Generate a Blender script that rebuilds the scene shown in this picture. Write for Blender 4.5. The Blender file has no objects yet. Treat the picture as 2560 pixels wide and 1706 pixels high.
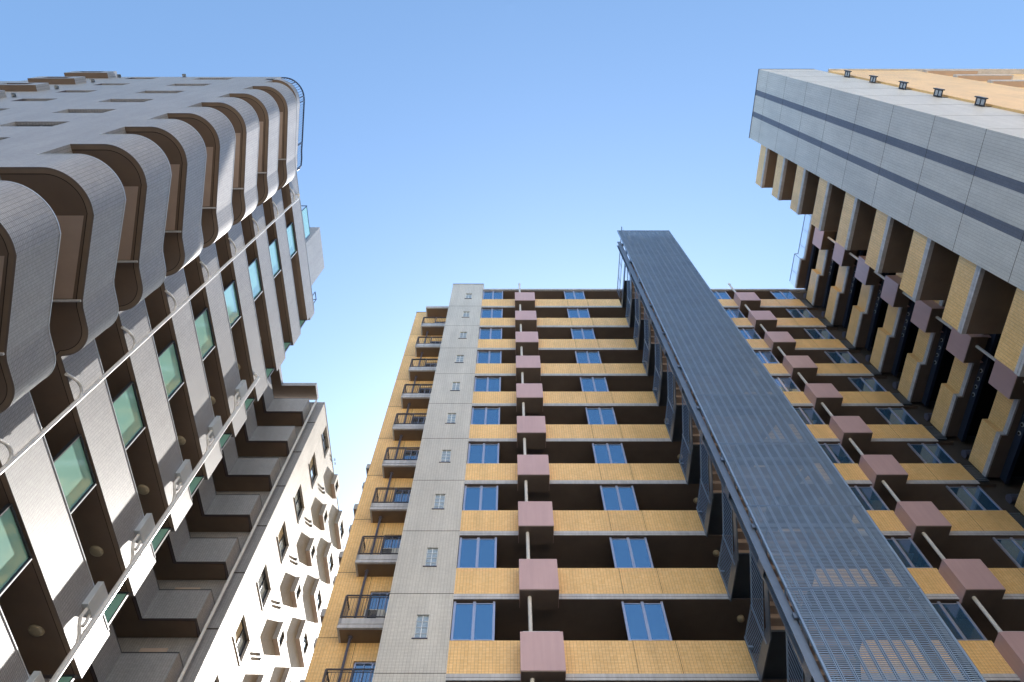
import bpy, math, random
from mathutils import Vector
random.seed(7)
SC = bpy.context.scene
COL = SC.collection
G = -1.6            # ground level, the camera is at z = 0
# ------------------------------------------------------------------ materials
def _mat(name):
    m = bpy.data.materials.new(name); m.use_nodes = True
    nt = m.node_tree; b = nt.nodes['Principled BSDF']
    return m, nt, b
def rgb(c): return (c[0], c[1], c[2], 1)
def mapping(nt, src='Object', scale=(1, 1, 1)):
    tc = nt.nodes.new('ShaderNodeTexCoord'); mp = nt.nodes.new('ShaderNodeMapping')
    mp.inputs['Scale'].default_value = scale
    nt.links.new(tc.outputs[src], mp.inputs['Vector']); return mp.outputs['Vector']
def worldpos(nt, scale=(1, 1, 1)):
    g = nt.nodes.new('ShaderNodeNewGeometry'); mp = nt.nodes.new('ShaderNodeMapping')
    mp.inputs['Scale'].default_value = scale
    nt.links.new(g.outputs['Position'], mp.inputs['Vector']); return mp.outputs['Vector']
def noise(nt, vec, scale, detail=4, rough=.6):
    n = nt.nodes.new('ShaderNodeTexNoise'); n.inputs['Scale'].default_value = scale
    n.inputs['Detail'].default_value = detail; n.inputs['Roughness'].default_value = rough
    nt.links.new(vec, n.inputs['Vector']); return n.outputs['Fac']
def ramp(nt, fac, lo, hi, a=.35, b=.7):
    r = nt.nodes.new('ShaderNodeMapRange'); r.inputs['From Min'].default_value = a; r.inputs['From Max'].default_value = b
    r.inputs['To Min'].default_value = lo; r.inputs['To Max'].default_value = hi
    nt.links.new(fac, r.inputs['Value']); return r.outputs['Result']
def mult(nt, col, fac):
    m = nt.nodes.new('ShaderNodeVectorMath'); m.operation = 'SCALE'
    nt.links.new(col, m.inputs[0]); nt.links.new(fac, m.inputs['Scale']); return m.outputs['Vector']
def tile(name, c1, c2, grout, rough=.38, w=.1, h=.05, mortar=.004, dirt=.88, joint=None, spec=.5):
    m, nt, b = _mat(name)
    uv = mapping(nt, 'UV')
    br = nt.nodes.new('ShaderNodeTexBrick'); br.offset = 0; br.squash = 1
    br.inputs['Color1'].default_value = rgb(c1); br.inputs['Color2'].default_value = rgb(c2)
    br.inputs['Mortar'].default_value = rgb(grout); br.inputs['Scale'].default_value = 1
    br.inputs['Mortar Size'].default_value = mortar; br.inputs['Mortar Smooth'].default_value = .2
    br.inputs['Brick Width'].default_value = w; br.inputs['Row Height'].default_value = h
    nt.links.new(uv, br.inputs['Vector'])
    wp = worldpos(nt)
    n1 = ramp(nt, noise(nt, wp, .7, 5), dirt, 1.05)
    st = ramp(nt, noise(nt, worldpos(nt, (2.2, 2.2, .22)), 1.3, 5, .7), .89, 1.05)
    c = mult(nt, mult(nt, br.outputs['Color'], n1), st)
    nt.links.new(c, b.inputs['Base Color'])
    b.inputs['Roughness'].default_value = rough; b.inputs['Specular IOR Level'].default_value = spec
    bp = nt.nodes.new('ShaderNodeBump'); bp.inputs['Strength'].default_value = .25; bp.inputs['Distance'].default_value = .004
    bp.invert = True
    nt.links.new(br.outputs['Fac'], bp.inputs['Height']); nt.links.new(bp.outputs['Normal'], b.inputs['Normal'])
    return m
def plain(name, c, rough=.6, metal=0, var=.1, scale=2.5, spec=.5, streak=0, bump=0):
    m, nt, b = _mat(name)
    r = nt.nodes.new('ShaderNodeRGB'); r.outputs[0].default_value = rgb(c)
    n1 = ramp(nt, noise(nt, worldpos(nt), scale, 6), 1 - var, 1 + var * .6)
    c_ = mult(nt, r.outputs[0], n1)
    if streak:
        s = ramp(nt, noise(nt, worldpos(nt, (9, 9, .5)), 1.0, 4, .7), 1 - streak, 1.03)
        c_ = mult(nt, c_, s)
    nt.links.new(c_, b.inputs['Base Color'])
    b.inputs['Roughness'].default_value = rough; b.inputs['Metallic'].default_value = metal
    b.inputs['Specular IOR Level'].default_value = spec
    if bump:
        bp = nt.nodes.new('ShaderNodeBump'); bp.inputs['Strength'].default_value = bump; bp.inputs['Distance'].default_value = .01
        nt.links.new(noise(nt, worldpos(nt), 60, 3), bp.inputs['Height']); nt.links.new(bp.outputs['Normal'], b.inputs['Normal'])
    return m
def glass(name, c, refl=.55, rough=.04, tint=(.75, .85, 1)):
    m, nt, b = _mat(name)
    b.inputs['Base Color'].default_value = rgb(c); b.inputs['Roughness'].default_value = .25
    gl = nt.nodes.new('ShaderNodeBsdfGlossy'); gl.inputs['Color'].default_value = rgb(tint); gl.inputs['Roughness'].default_value = rough
    mx = nt.nodes.new('ShaderNodeMixShader')
    fr = nt.nodes.new('ShaderNodeFresnel'); fr.inputs['IOR'].default_value = 1.5
    mr = nt.nodes.new('ShaderNodeMapRange'); mr.inputs['To Min'].default_value = refl; mr.inputs['To Max'].default_value = 1
    nt.links.new(fr.outputs[0], mr.inputs['Value']); nt.links.new(mr.outputs[0], mx.inputs['Fac'])
    nt.links.new(b.outputs[0], mx.inputs[1]); nt.links.new(gl.outputs[0], mx.inputs[2])
    bp = nt.nodes.new('ShaderNodeBump'); bp.inputs['Strength'].default_value = .06; bp.inputs['Distance'].default_value = .02
    nt.links.new(noise(nt, worldpos(nt), 1.2, 1), bp.inputs['Height']); nt.links.new(bp.outputs['Normal'], gl.inputs['Normal'])
    nt.links.new(mx.outputs[0], nt.nodes['Material Output'].inputs['Surface'])
    return m
M = dict(
 white=tile('white_tile', (.315, .31, .315), (.265, .26, .27), (.09, .075, .085), dirt=.92, rough=.48, spec=.7),
 render=tile('render_tile', (.47, .44, .41), (.42, .39, .37), (.30, .28, .27), dirt=.88, mortar=.003, rough=.6, spec=.4),
 yellow=tile('yellow_tile', (.94, .63, .28), (.86, .54, .21), (.34, .20, .11), dirt=.9),
 gray=tile('pale_grey_tile', (.60, .58, .535), (.55, .53, .49), (.30, .26, .25), dirt=.94),
 slate=tile('slate_tile', (.125, .125, .15), (.105, .105, .13), (.07, .06, .07), dirt=.92),
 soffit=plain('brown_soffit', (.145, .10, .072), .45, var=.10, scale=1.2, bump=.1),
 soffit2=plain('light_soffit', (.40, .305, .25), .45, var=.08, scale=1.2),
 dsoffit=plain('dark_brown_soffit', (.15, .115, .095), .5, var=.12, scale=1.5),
 groove=plain('groove', (.03, .02, .015), .8),
 rim=plain('rim_trim', (.19, .135, .095), .5),
 coping=plain('coping_metal', (.52, .56, .60), .3, .35, var=.05),
 band=plain('pale_concrete_band', (.50, .50, .53), .55, var=.12, streak=.22),
 pink=plain('mauve_panel', (.50, .34, .35), .35, var=.05, scale=.8, streak=.05),
 navy=plain('navy_steel', (.03, .045, .085), .35, .2),
 steel=plain('blue_grey_steel', (.17, .205, .26), .35, .55, var=.12, streak=.1),
 steeld=plain('dark_steel', (.10, .12, .15), .4, .5),
 grate=plain('grating_steel', (.24, .32, .43), .35, .4, var=.1),
 barm=plain('bar_steel', (.24, .32, .44), .3, .4, var=.08),
 alu=plain('aluminium_frame', (.42, .45, .58), .3, .5, var=.05),
 bronze=plain('bronze_metal', (.10, .085, .085), .35, .5),
 pipew=plain('white_pipe', (.62, .60, .58), .3, var=.08, streak=.08),
 piped=plain('dark_pipe', (.10, .10, .14), .3, .2),
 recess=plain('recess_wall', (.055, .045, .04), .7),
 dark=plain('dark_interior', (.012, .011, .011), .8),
 frame=plain('dark_frame', (.035, .04, .05), .35, .4),
 whitef=plain('white_frame', (.70, .72, .74), .35, .1),
 cream=plain('cream_render', (.82, .71, .56), .8, var=.05),
 lamp=plain('lamp_globe', (.30, .25, .17), .35),
 curtain=plain('curtain', (.55, .47, .33), .8),
 asphalt=plain('light_plaza', (.36, .35, .33), .9, var=.25, scale=3, bump=.3),
 paving=plain('concrete_paving', (.40, .385, .36), .8, var=.15, scale=1.5),
 acwhite=plain('appliance_white', (.55, .54, .50), .4, var=.06),
 bluegl=glass('blue_glass', (.03, .09, .17), .34, .03, (.50, .72, .95)),
 teal=glass('teal_glass', (.25, .50, .42), .22, .06, (.85, 1, .97)),
 winGl=glass('window_glass', (.02, .03, .04), .35, .03, (.8, .9, 1)),
 block=plain('glass_block', (.34, .42, .50), .15, .1, var=.2, scale=12),
)
# pale frosted glass screens of the white block
# ------------------------------------------------------------------ mesh builder
class MB:
    def __init__(s): s.v = []; s.f = []; s.u = []
    def quad(s, p, uv=None):
        n = len(s.v); s.v += [tuple(q) for q in p]; s.f.append(list(range(n, n + len(p))))
        s.u.append(uv if uv else [(q[0] + q[1], q[2]) for q in p]); return s
    def box(s, x0, x1, y0, y1, z0, z1):
        if x0 > x1: x0, x1 = x1, x0
        if y0 > y1: y0, y1 = y1, y0
        if z0 > z1: z0, z1 = z1, z0
        P = lambda a, b, c: ((x0, x1)[a], (y0, y1)[b], (z0, z1)[c])
        for q, m in (([P(0,0,0), P(1,0,0), P(1,0,1), P(0,0,1)], 0), ([P(1,1,0), P(0,1,0), P(0,1,1), P(1,1,1)], 0),
                     ([P(0,1,0), P(0,0,0), P(0,0,1), P(0,1,1)], 1), ([P(1,0,0), P(1,1,0), P(1,1,1), P(1,0,1)], 1),
                     ([P(0,1,0), P(1,1,0), P(1,0,0), P(0,0,0)], 2), ([P(0,0,1), P(1,0,1), P(1,1,1), P(0,1,1)], 2)):
            s.quad(q, [((t[0], t[2]) if m == 0 else (t[1], t[2]) if m == 1 else (t[0], t[1])) for t in q])
        return s
    def cyl(s, p0, p1, r, n=12, r1=None, caps=True):
        p0 = Vector(p0); p1 = Vector(p1); d = (p1 - p0).normalized()
        a = d.orthogonal().normalized(); b = d.cross(a); r1 = r if r1 is None else r1
        A = [p0 + (a * math.cos(t) + b * math.sin(t)) * r for t in [2 * math.pi * i / n for i in range(n)]]
        B = [p1 + (a * math.cos(t) + b * math.sin(t)) * r1 for t in [2 * math.pi * i / n for i in range(n)]]
        for i in range(n): s.quad([A[i], A[(i+1) % n], B[(i+1) % n], B[i]])
        if caps: s.quad(A[::-1]); s.quad(B)
        return s
    def tube(s, pts, r, n=10):
        for i in range(len(pts) - 1):
            s.cyl(pts[i], pts[i+1], r, n)
            if i: s.ball(pts[i], r * 1.03, 8, 5)
        return s
    def ball(s, c, r, n=14, m=8, zs=1.0):
        R = lambda i, j: (c[0] + r * math.sin(math.pi * i / m) * math.cos(2 * math.pi * j / n),
                          c[1] + r * math.sin(math.pi * i / m) * math.sin(2 * math.pi * j / n), c[2] + zs * r * math.cos(math.pi * i / m))
        for i in range(m):
            for j in range(n):
                q = [R(i, j), R(i+1, j), R(i+1, j+1), R(i, j+1)]
                if i == 0: q = [q[0], q[1], q[2]]
                elif i == m - 1: q = [q[0], q[1], q[3]]
                s.quad(q)
        return s
    def wallpath(s, pts, z0, z1, th=0.0, inward=1, u0=0, ends=True):
        """vertical wall along a plan polyline; thickness th to the left (inward=1) of the direction"""
        N = []
        for i, p in enumerate(pts):
            d = Vector((0, 0))
            if i: d += (Vector(p) - Vector(pts[i-1])).normalized()
            if i < len(pts) - 1: d += (Vector(pts[i+1]) - Vector(p)).normalized()
            d.normalize(); nrm = Vector((-d.y, d.x)) * inward
            if 0 < i < len(pts) - 1:
                d1 = (Vector(p) - Vector(pts[i-1])).normalized(); k = max(.4, abs(Vector((-d1.y, d1.x)).dot(nrm * inward)))
                nrm = nrm / k
            N.append(nrm)
        inn = [(p[0] + n.x * th, p[1] + n.y * th) for p, n in zip(pts, N)]
        u = u0
        for i in range(len(pts) - 1):
            a, b = pts[i], pts[i+1]; l = math.dist(a, b); c, d = inn[i], inn[i+1]
            s.quad([(*a, z0), (*b, z0), (*b, z1), (*a, z1)], [(u, z0), (u+l, z0), (u+l, z1), (u, z1)])
            if th:
                s.quad([(*d, z0), (*c, z0), (*c, z1), (*d, z1)], [(u+l, z0), (u, z0), (u, z1), (u+l, z1)])
                s.quad([(*a, z1), (*b, z1), (*d, z1), (*c, z1)]); s.quad([(*c, z0), (*d, z0), (*b, z0), (*a, z0)])
            u += l
        if th and ends:
            for i in (0, -1):
                a, c = pts[i], inn[i]; s.quad([(*a, z0), (*c, z0), (*c, z1), (*a, z1)], [(0, z0), (th, z0), (th, z1), (0, z1)])
        return s
    def poly(s, pts, z): return s.quad([(p[0], p[1], z) for p in pts], [(p[0], p[1]) for p in pts])
    def prism(s, pts, z0, z1):
        s.poly(pts, z0); s.poly(pts, z1)
        q = list(pts) + [pts[0]]
        return s.wallpath(q, z0, z1)
    def holes(s, ax, c, a0, a1, z0, z1, H, dep):
        """front sheet in the plane ax=c with rectangular holes H (a0,a1,z0,z1) and reveals going to c+dep"""
        def P(a, z, cc=c): return (cc, a, z) if ax == 'x' else (a, cc, z)
        A = sorted({a0, a1} | {h[i] for h in H for i in (0, 1) if a0 < h[i] < a1})
        Z = sorted({z0, z1} | {h[i] for h in H for i in (2, 3) if z0 < h[i] < z1})
        for i in range(len(A) - 1):
            am = (A[i] + A[i+1]) / 2
            run = None
            for j in range(len(Z) - 1):
                zm = (Z[j] + Z[j+1]) / 2
                hole = any(h[0] < am < h[1] and h[2] < zm < h[3] for h in H)
                if not hole and run is None: run = Z[j]
                if run is not None and (hole or j == len(Z) - 2):
                    ze = Z[j] if hole else Z[j+1]
                    s.quad([P(A[i], run), P(A[i+1], run), P(A[i+1], ze), P(A[i], ze)], [(A[i], run), (A[i+1], run), (A[i+1], ze), (A[i], ze)]); run = None
        for h in H:
            b0, b1, y0, y1 = h
            for (p, q) in (((b0, y0), (b1, y0)), ((b1, y0), (b1, y1)), ((b1, y1), (b0, y1)), ((b0, y1), (b0, y0))):
                s.quad([P(*p), P(*q), P(*q, c+dep), P(*p, c+dep)], [(p[0], p[1]), (q[0], q[1]), (q[0]+.0, q[1]+abs(dep)), (p[0], p[1]+abs(dep))])
        for (p, q) in (((a0, z0), (a1, z0)), ((a1, z0), (a1, z1)), ((a1, z1), (a0, z1)), ((a0, z1), (a0, z0))):
            s.quad([P(*p), P(*q), P(*q, c+dep), P(*p, c+dep)])
        return s
    def mesh(s, name, mat):
        me = bpy.data.meshes.new(name); me.from_pydata(s.v, [], s.f)
        ul = me.uv_layers.new(name='UVMap'); k = 0
        for f in s.u:
            for t in f: ul.data[k].uv = t; k += 1
        me.materials.append(M[mat]); me.validate(clean_customdata=False); return me
def mesh(name, mat, mb, smooth=False):
    me = mb.mesh(name, mat)
    if smooth:
        for p in me.polygons: p.use_smooth = True
    return me
def root(name, label, cat, loc, group=None, kind=None):
    o = bpy.data.objects.new(name, None); COL.objects.link(o); o.location = loc; o.empty_display_size = .5
    o['label'] = label; o['category'] = cat
    if group: o['group'] = group
    return o
def part(name, me, parent, loc=(0, 0, 0), label=None):
    o = bpy.data.objects.new(name, me); COL.objects.link(o); o.parent = parent
    l = Vector(loc)
    if parent.type == 'EMPTY': l = l - parent.location
    o.location = l
    if label: o['label'] = label
    return o
def P1(name, mat, mb, parent, loc=(0, 0, 0), label=None, smooth=False): return part(name, mesh(name, mat, mb, smooth), parent, loc, label)

# =================================================================== GROUND
def ground():
    mb = MB()
    mb.quad([(-900, -900, G), (900, -900, G), (900, 900, G), (-900, 900, G)])
    o = bpy.data.objects.new('ground', mb.mesh('ground', 'asphalt')); COL.objects.link(o); o['kind'] = 'structure'
    p = MB().box(-11.0, 24, -40, 16.0, G + .004, G + .06)
    o = bpy.data.objects.new('courtyard_paving', p.mesh('courtyard_paving', 'paving')); COL.objects.link(o); o['kind'] = 'structure'
ground()

# =================================================================== WHITE BLOCK WITH CURVED BALCONIES (left, near)
XF = -11.77; YF = 3.41
def arc(cx, cy, r, a0, a1, n):
    return [(cx + r * math.cos(math.radians(a0 + (a1 - a0) * i / n)), cy + r * math.sin(math.radians(a0 + (a1 - a0) * i / n))) for i in range(n + 1)]
curveA = [(-11.9, YF)] + arc(-10.9, YF + .95, .95, -90, 0, 18) + [(-9.96, 4.52)]
curveB = [(-10.79, 6.76), (-10.83, 6.95)] + arc(-11.75, 7.42, .9, 0, 88, 16) + [(XF, 8.34)]
def outl(kx):
    return [(-11.9, YF)] + arc(kx - .95, YF + .95, .95, -90, 0, 18) + [(kx - .01, 4.56)] + curveB
KX = {8: -10.81, 7: -10.41, 6: -10.38, 5: -10.33, 4: -10.26, 3: -10.18, 2: -10.06, 1: -9.94}
def kxf(k): return KX.get(k, -9.9)
LB = root('apartment_building', 'white tiled block at the left with rounded corner balconies and long pale parapets in sun', 'building', (-14, 9, G))
# core and inner walls
P1('wall', 'white', MB().box(-40, -11.9, YF + .2, 5.6, G, 39.0).box(-40, -13.4, 5.6, 16.4, G, 39.0).box(-40, -15.4, 16.4, 21.9, G, 37.5), LB)
# facade facing the camera, with window openings
H = []; wins = []
for k in range(-4, 9):
    zb = 13.56 + 3 * k
    a = (-15.95, -14.17, zb + .05, zb + 1.05); b = (-19.5, -18.1, zb + .35, zb + 1.2)
    H += [a, b]; wins += [a, b]
P1('facade', 'white', MB().holes('y', YF, -23.3, -11.9, G, 39.1, H, .2).quad([(-23.3, YF, G), (-23.3, YF, 39.1), (-29, YF + .5, 39.1), (-29, YF + .5, G)]), LB)
wfm = {}
def window_x(w, parent, y, mat='winGl'):
    a0, a1, z0, z1 = w; key = (round(a1 - a0, 3), round(z1 - z0, 3))
    if key not in wfm:
        W, Hh = key
        f = MB()
        for q in ((0, .05, 0, Hh), (W - .05, W, 0, Hh), (0, W, 0, .05), (0, W, Hh - .05, Hh), (W/2 - .025, W/2 + .025, 0, Hh)): f.box(q[0], q[1], -.03, .03, q[2], q[3])
        wfm[key] = (mesh('window', 'frame', f), mesh('pane', mat, MB().box(.05, W - .05, -.006, .006, .05, Hh - .05)))
    fm, pm = wfm[key]
    o = part('window', fm, parent, (a0, y, z0)); part('pane', pm, o)
for w in wins: window_x(w, LB, YF + .15)
# balconies
def slabf(outline): return outline + [(XF, 16.56), (-13.4, 16.56), (-13.4, 5.6), (-11.9, 5.6)]
def inset(pts, d):
    out = []
    for i, p in enumerate(pts):
        a = Vector(pts[max(i-1, 0)]); b = Vector(pts[min(i+1, len(pts)-1)]); t = (b - a).normalized()
        out.append((p[0] - t.y * d, p[1] + t.x * d))
    return out
def strip(mb, o, d0, d1, z):
    a = inset(o, d0); b = inset(o, d1)
    for i in range(len(o) - 1): mb.quad([(*a[i], z), (*b[i], z), (*b[i+1], z), (*a[i+1], z)])
    return mb
PH = 1.51
BS = {}
def balset(kx, outline=None):
    if kx in BS: return BS[kx]
    outline = outline or outl(kx); run = outline + [(XF, 12.4), (XF, 16.56)]; e2 = outline + [(XF, 16.56)]
    parap = mesh('balcony', 'white', MB().wallpath(run, 0, PH, .16, 1).wallpath([(XF, 16.56), (-13.1, 16.56)], 0, PH, .16, -1))
    copm = mesh('coping', 'coping', MB().wallpath(inset(run, -.012), PH, PH + .03, .19, 1))
    sl_ = slabf(outline)
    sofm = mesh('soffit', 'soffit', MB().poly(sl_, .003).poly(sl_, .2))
    gm = MB(); strip(gm, e2, .15, .172, -.002)
    grm = mesh('drip_groove', 'groove', gm)
    rm_ = MB(); strip(rm_, e2, .045, .15, -.003)
    rimm = mesh('soffit_edge', 'rim', rm_)
    lip = mesh('lip', 'dsoffit', strip(MB(), e2, 0, .045, -.002))
    pan = [(kx - .25, 4.56), (-11.03, 6.70), (-13.3, 6.70), (-13.3, 5.7), (-11.85, 5.7), (-11.85, 4.56)]
    panm = mesh('soffit_pale', 'soffit2', MB().poly(pan, -.008))  # paler tone on the straight stretch of the soffit
    stm = mesh('soffit_step', 'band', MB().box(-13.3, -10.82, 6.72, 6.77, -.06, -.010))
    BS[kx] = (parap, (('coping', copm), ('soffit', sofm), ('drip_groove', grm), ('soffit_edge', rimm), ('lip', lip), ('soffit_pale', panm), ('soffit_step', stm)))
    return BS[kx]
lampm = mesh('ceiling_lamp', 'lamp', MB().cyl((-12.49, 14.9, 0), (-12.49, 14.9, -.02), .21, 20).ball((-12.49, 14.9, -.02), .2, 20, 8, .35), True)
# frosted wind screens standing on the parapet
wf = MB(); y0, y1, za, zb2 = 10.68, 12.34, PH, 2.93
for q in ((y0, y0 + .04, za, zb2), (y1 - .04, y1, za, zb2), (y0, y1, za, za + .05), (y0, y1, zb2 - .05, zb2)): wf.box(XF - .15, XF - .04, q[0], q[1], q[2], q[3])
wsf = mesh('wind_screen', 'frame', wf)
wse = mesh('screen_edge', 'whitef', MB().box(XF - .035, XF - .02, y0, y1, za + .03, za + .06).box(XF - .035, XF - .02, y1 - .012, y1 + .02, za, zb2 - .05))
wsg = mesh('pane', 'teal', MB().box(XF - .11, XF - .095, y0 + .04, y1 - .04, za + .05, zb2 - .05))
weg = mesh('pane', 'teal', MB().box(-12.2, XF - .1, 16.50, 16.515, PH + .06, 2.9))
wef = mesh('end_screen', 'frame', MB().box(XF - .1, XF - .06, 16.46, 16.54, PH, 2.92).box(-12.24, -12.2, 16.46, 16.54, PH, 2.92).box(-12.2, XF - .1, 16.46, 16.54, PH + .03, PH + .07).box(-12.2, XF - .1, 16.46, 16.54, 2.88, 2.92))
elbm = mesh('branch_pipe', 'pipew', MB().tube([(XF + .03, 8.82, -.06), (XF + .08, 9.0, .08), (XF + .09, 9.2, .22), (XF + .10, 9.38, .27), (XF + .12, 9.52, .22), (XF + .14, 9.6, .02)], .045, 10), True)
for k in range(-4, 8):
    z = 13.56 + 3 * k
    pm0, subs = balset(kxf(k)); o = part('balcony', pm0, LB, (0, 0, z))
    for n, m_ in subs + (('ceiling_lamp', lampm),): part(n, m_, o)
    if k < 7 or 1:
        o = part('wind_screen', wsf, LB, (0, 0, z)); part('screen_edge', wse, o); part('pane', wsg, o)
        o = part('end_screen', wef, LB, (0, 0, z)); part('pane', weg, o)
# roof: curved slab edge, straight parapet, railing, penthouse
zr = 37.56
ro8 = [(-12.3, YF)] + arc(-10.81 - .95, YF + .95, .95, -90, 0, 18) + [(-10.82, 4.6), (-11.2, 6.75), (-11.29, 7.2), (-11.33, 7.6), (-11.42, 8.0), (-11.57, 8.2), (XF, 8.33)]
s8 = ro8 + [(XF, 16.56), (-13.4, 16.56), (-13.4, 5.6), (-12.3, 5.6)]
o = P1('roof_slab', 'white', MB().prism(s8, zr + .003, zr + .5), LB)
P1('soffit', 'soffit', MB().poly(s8, zr - .004), LB)
P1('soffit_edge', 'rim', strip(MB(), ro8 + [(XF, 16.56)], .03, .2, zr - .008), LB)
P1('roof_parapet', 'white', MB().wallpath([(XF, 7.9), (XF, 16.56)], zr + .501, 39.12, .2, 1).wallpath([(XF, 16.56), (-13.6, 16.56)], zr + .501, 39.12, .2, -1), LB)
P1('roof_coping', 'coping', MB().box(XF - .22, XF + .015, 7.9, 16.57, 39.12, 39.15), LB)
ro = inset(ro8[:-1] + [(XF + .06, 8.28)], .05)
rail = MB()
for zz, rr in ((39.12, .04), (38.2, .02)):
    for i in range(len(ro) - 1): rail.cyl((*ro[i], zz), (*ro[i+1], zz), rr, 8)
acc = 0
for i in range(len(ro) - 1):
    l = math.dist(ro[i], ro[i+1]); t = -acc
    while t < l:
        if t >= 0:
            q = (ro[i][0] + (ro[i+1][0] - ro[i][0]) * t / l, ro[i][1] + (ro[i+1][1] - ro[i][1]) * t / l)
            rail.cyl((*q, 38.05), (*q, 39.1), .012, 5)
        t += .13
    acc = (l - (t - .13))
for q in (ro[0], ro[9], ro[19], ro[20], ro[21], ro[24], ro[-1]): rail.cyl((*q, 38.0), (*q, 39.1), .035, 8)
P1('roof_railing', 'navy', rail, LB)
P1('penthouse', 'white', MB().box(-13, -17, 13.73, 16.63, 37.5, 46.9), LB)
g = P1('roof_glass_fence', 'navy', MB().box(-12.22, -12.18, 10.9, 10.94, 39, 41.8).box(-12.22, -12.18, 12.62, 12.66, 39, 41.7).box(-12.22, -12.18, 10.9, 12.66, 41.68, 41.72).box(-12.22, -12.18, 10.9, 12.66, 40.55, 40.6).box(-13.4, -12.2, 10.9, 10.94, 41.78, 41.82).box(-13.4, -12.2, 10.9, 10.94, 39, 39.04), LB)
P1('pane', 'teal', MB().box(-12.206, -12.194, 10.95, 12.61, 40.6, 41.67), g)
P1('roof_ladder_rail', 'navy', MB().tube([(-11.95, 16.4, 39.1), (-11.95, 16.4, 40.4), (-11.95, 15.9, 40.4), (-11.95, 15.9, 39.1)], .025).tube([(-12.5, 16.4, 39.1), (-12.5, 16.4, 40.4), (-11.95, 16.4, 40.4)], .025), LB)
# bay window boxes on the facade
bb = MB().box(0, 2.2, -.27, 0, 0, .95)
bw = MB()
bbox = MB()
bbox.quad([(0, -.27, 0), (.45, -.27, 0), (.45, -.27, .95), (0, -.27, .95)], [(0, 0), (.45, 0), (.45, .95), (0, .95)])
bbox.quad([(1.7, -.27, 0), (2.2, -.27, 0), (2.2, -.27, .95), (1.7, -.27, .95)], [(1.7, 0), (2.2, 0), (2.2, .95), (1.7, .95)])
bbox.quad([(.45, -.27, 0), (1.7, -.27, 0), (1.7, -.27, .25), (.45, -.27, .25)], [(.45, 0), (1.7, 0), (1.7, .25), (.45, .25)])
bbox.quad([(.45, -.27, .8), (1.7, -.27, .8), (1.7, -.27, .95), (.45, -.27, .95)], [(.45, .8), (1.7, .8), (1.7, .95), (.45, .95)])
bbox.quad([(2.2, -.27, 0), (2.2, .02, 0), (2.2, .02, .95), (2.2, -.27, .95)], [(0, 0), (.27, 0), (.27, .95), (0, .95)])
bbox.quad([(0, -.27, 0), (0, .02, 0), (0, .02, .95), (0, -.27, .95)], [(0, 0), (.27, 0), (.27, .95), (0, .95)])
bbox.quad([(0, -.27, .95), (2.2, -.27, .95), (2.2, .02, .95), (0, .02, .95)])
for (a, b) in (((.45, .25), (1.7, .25)), ((1.7, .25), (1.7, .8)), ((1.7, .8), (.45, .8)), ((.45, .8), (.45, .25))):
    bbox.quad([(a[0], -.27, a[1]), (b[0], -.27, b[1]), (b[0], -.12, b[1]), (a[0], -.12, a[1])])
bayw = mesh('bay_window', 'white', bbox)
bays = mesh('soffit', 'soffit', MB().quad([(0, -.27, 0), (2.2, -.27, 0), (2.2, .02, 0), (0, .02, 0)]))
bayf = mesh('window', 'frame', MB().box(.45, 1.7, -.15, -.12, .25, .30).box(.45, 1.7, -.15, -.12, .75, .8).box(.45, .5, -.15, -.12, .3, .75).box(1.65, 1.7, -.15, -.12, .3, .75).box(1.05, 1.1, -.15, -.12, .3, .75))
bayp = mesh('pane', 'winGl', MB().box(.5, 1.65, -.13, -.12, .3, .75))
hood = MB()
for i in range(8):
    a, b = math.pi * i / 8, math.pi * (i + 1) / 8
    A = lambda t, y, r=.1: (r * math.cos(t), y, r * math.sin(t))
    hood.quad([A(a, 0), A(b, 0), A(b, -.14), A(a, -.14)]); hood.quad([A(a, -.14), A(b, -.14), (0, -.15, 0)])
hoodm = mesh('vent_hood', 'coping', hood, True)
hoodi = mesh('vent_opening', 'dark', MB().cyl((0, -.01, -.02), (0, -.015, -.02), .09, 12))
for k in range(-4, 9):
    z = 13.56 + 3 * k
    for x in (-22.67, -27.0):
        if x < -25 and k > 7: continue
        o = part('bay_window', bayw, LB, (x, YF, z + .72)); part('soffit', bays, o); part('window', bayf, o); part('pane', bayp, o)
    o = part('vent_hood', hoodm, LB, (-20.15, YF - .01, z + 1.65 if k < 8 else z + 1.2)); part('vent_opening', hoodi, o)
o = part('vent_hood', hoodm, LB, (-16.9, YF - .01, 39.0)); part('vent_opening', hoodi, o)
# downpipes
def collars(mb, x, y, r, z0, z1, st):
    z = z0
    while z < z1: mb.cyl((x, y, z), (x, y, z + .07), r * 1.13, 14); z += st
    return mb
pp = MB().cyl((-11.63, 9.62, G), (-11.63, 9.62, 38.45), .055, 16); collars(pp, -11.63, 9.62, .055, 3.9 + 13.56 - 12 - 3, 38, 3.0)
pp.tube([(-11.63, 9.62, 38.45), (-11.63, 9.45, 38.6), (XF, 9.45, 38.6)], .05)
dp1 = P1('drainpipe', 'pipew', pp, LB, smooth=True)
for k in range(-4, 9): part('branch_pipe', elbm, dp1, (0, 0, 13.56 + 3 * k))
pp = MB().cyl((-11.58, 15.49, G), (-11.58, 15.49, 28.6), .083, 18); collars(pp, -11.58, 15.49, .083, 2, 28, 3.0)
pp.tube([(-11.58, 15.49, 28.6), (-11.72, 15.4, 28.75), (-12.6, 15.3, 28.75)], .075)
dp2 = P1('drainpipe', 'pipew', pp, LB, smooth=True, label='thick white drainpipe near the far end of the sunlit parapets')
hp = MB()
hp.box(XF + .002, XF + .17, 14.87, 15.40, .88, 1.72)
hop = mesh('rain_hopper', 'coping', hp)
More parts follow.
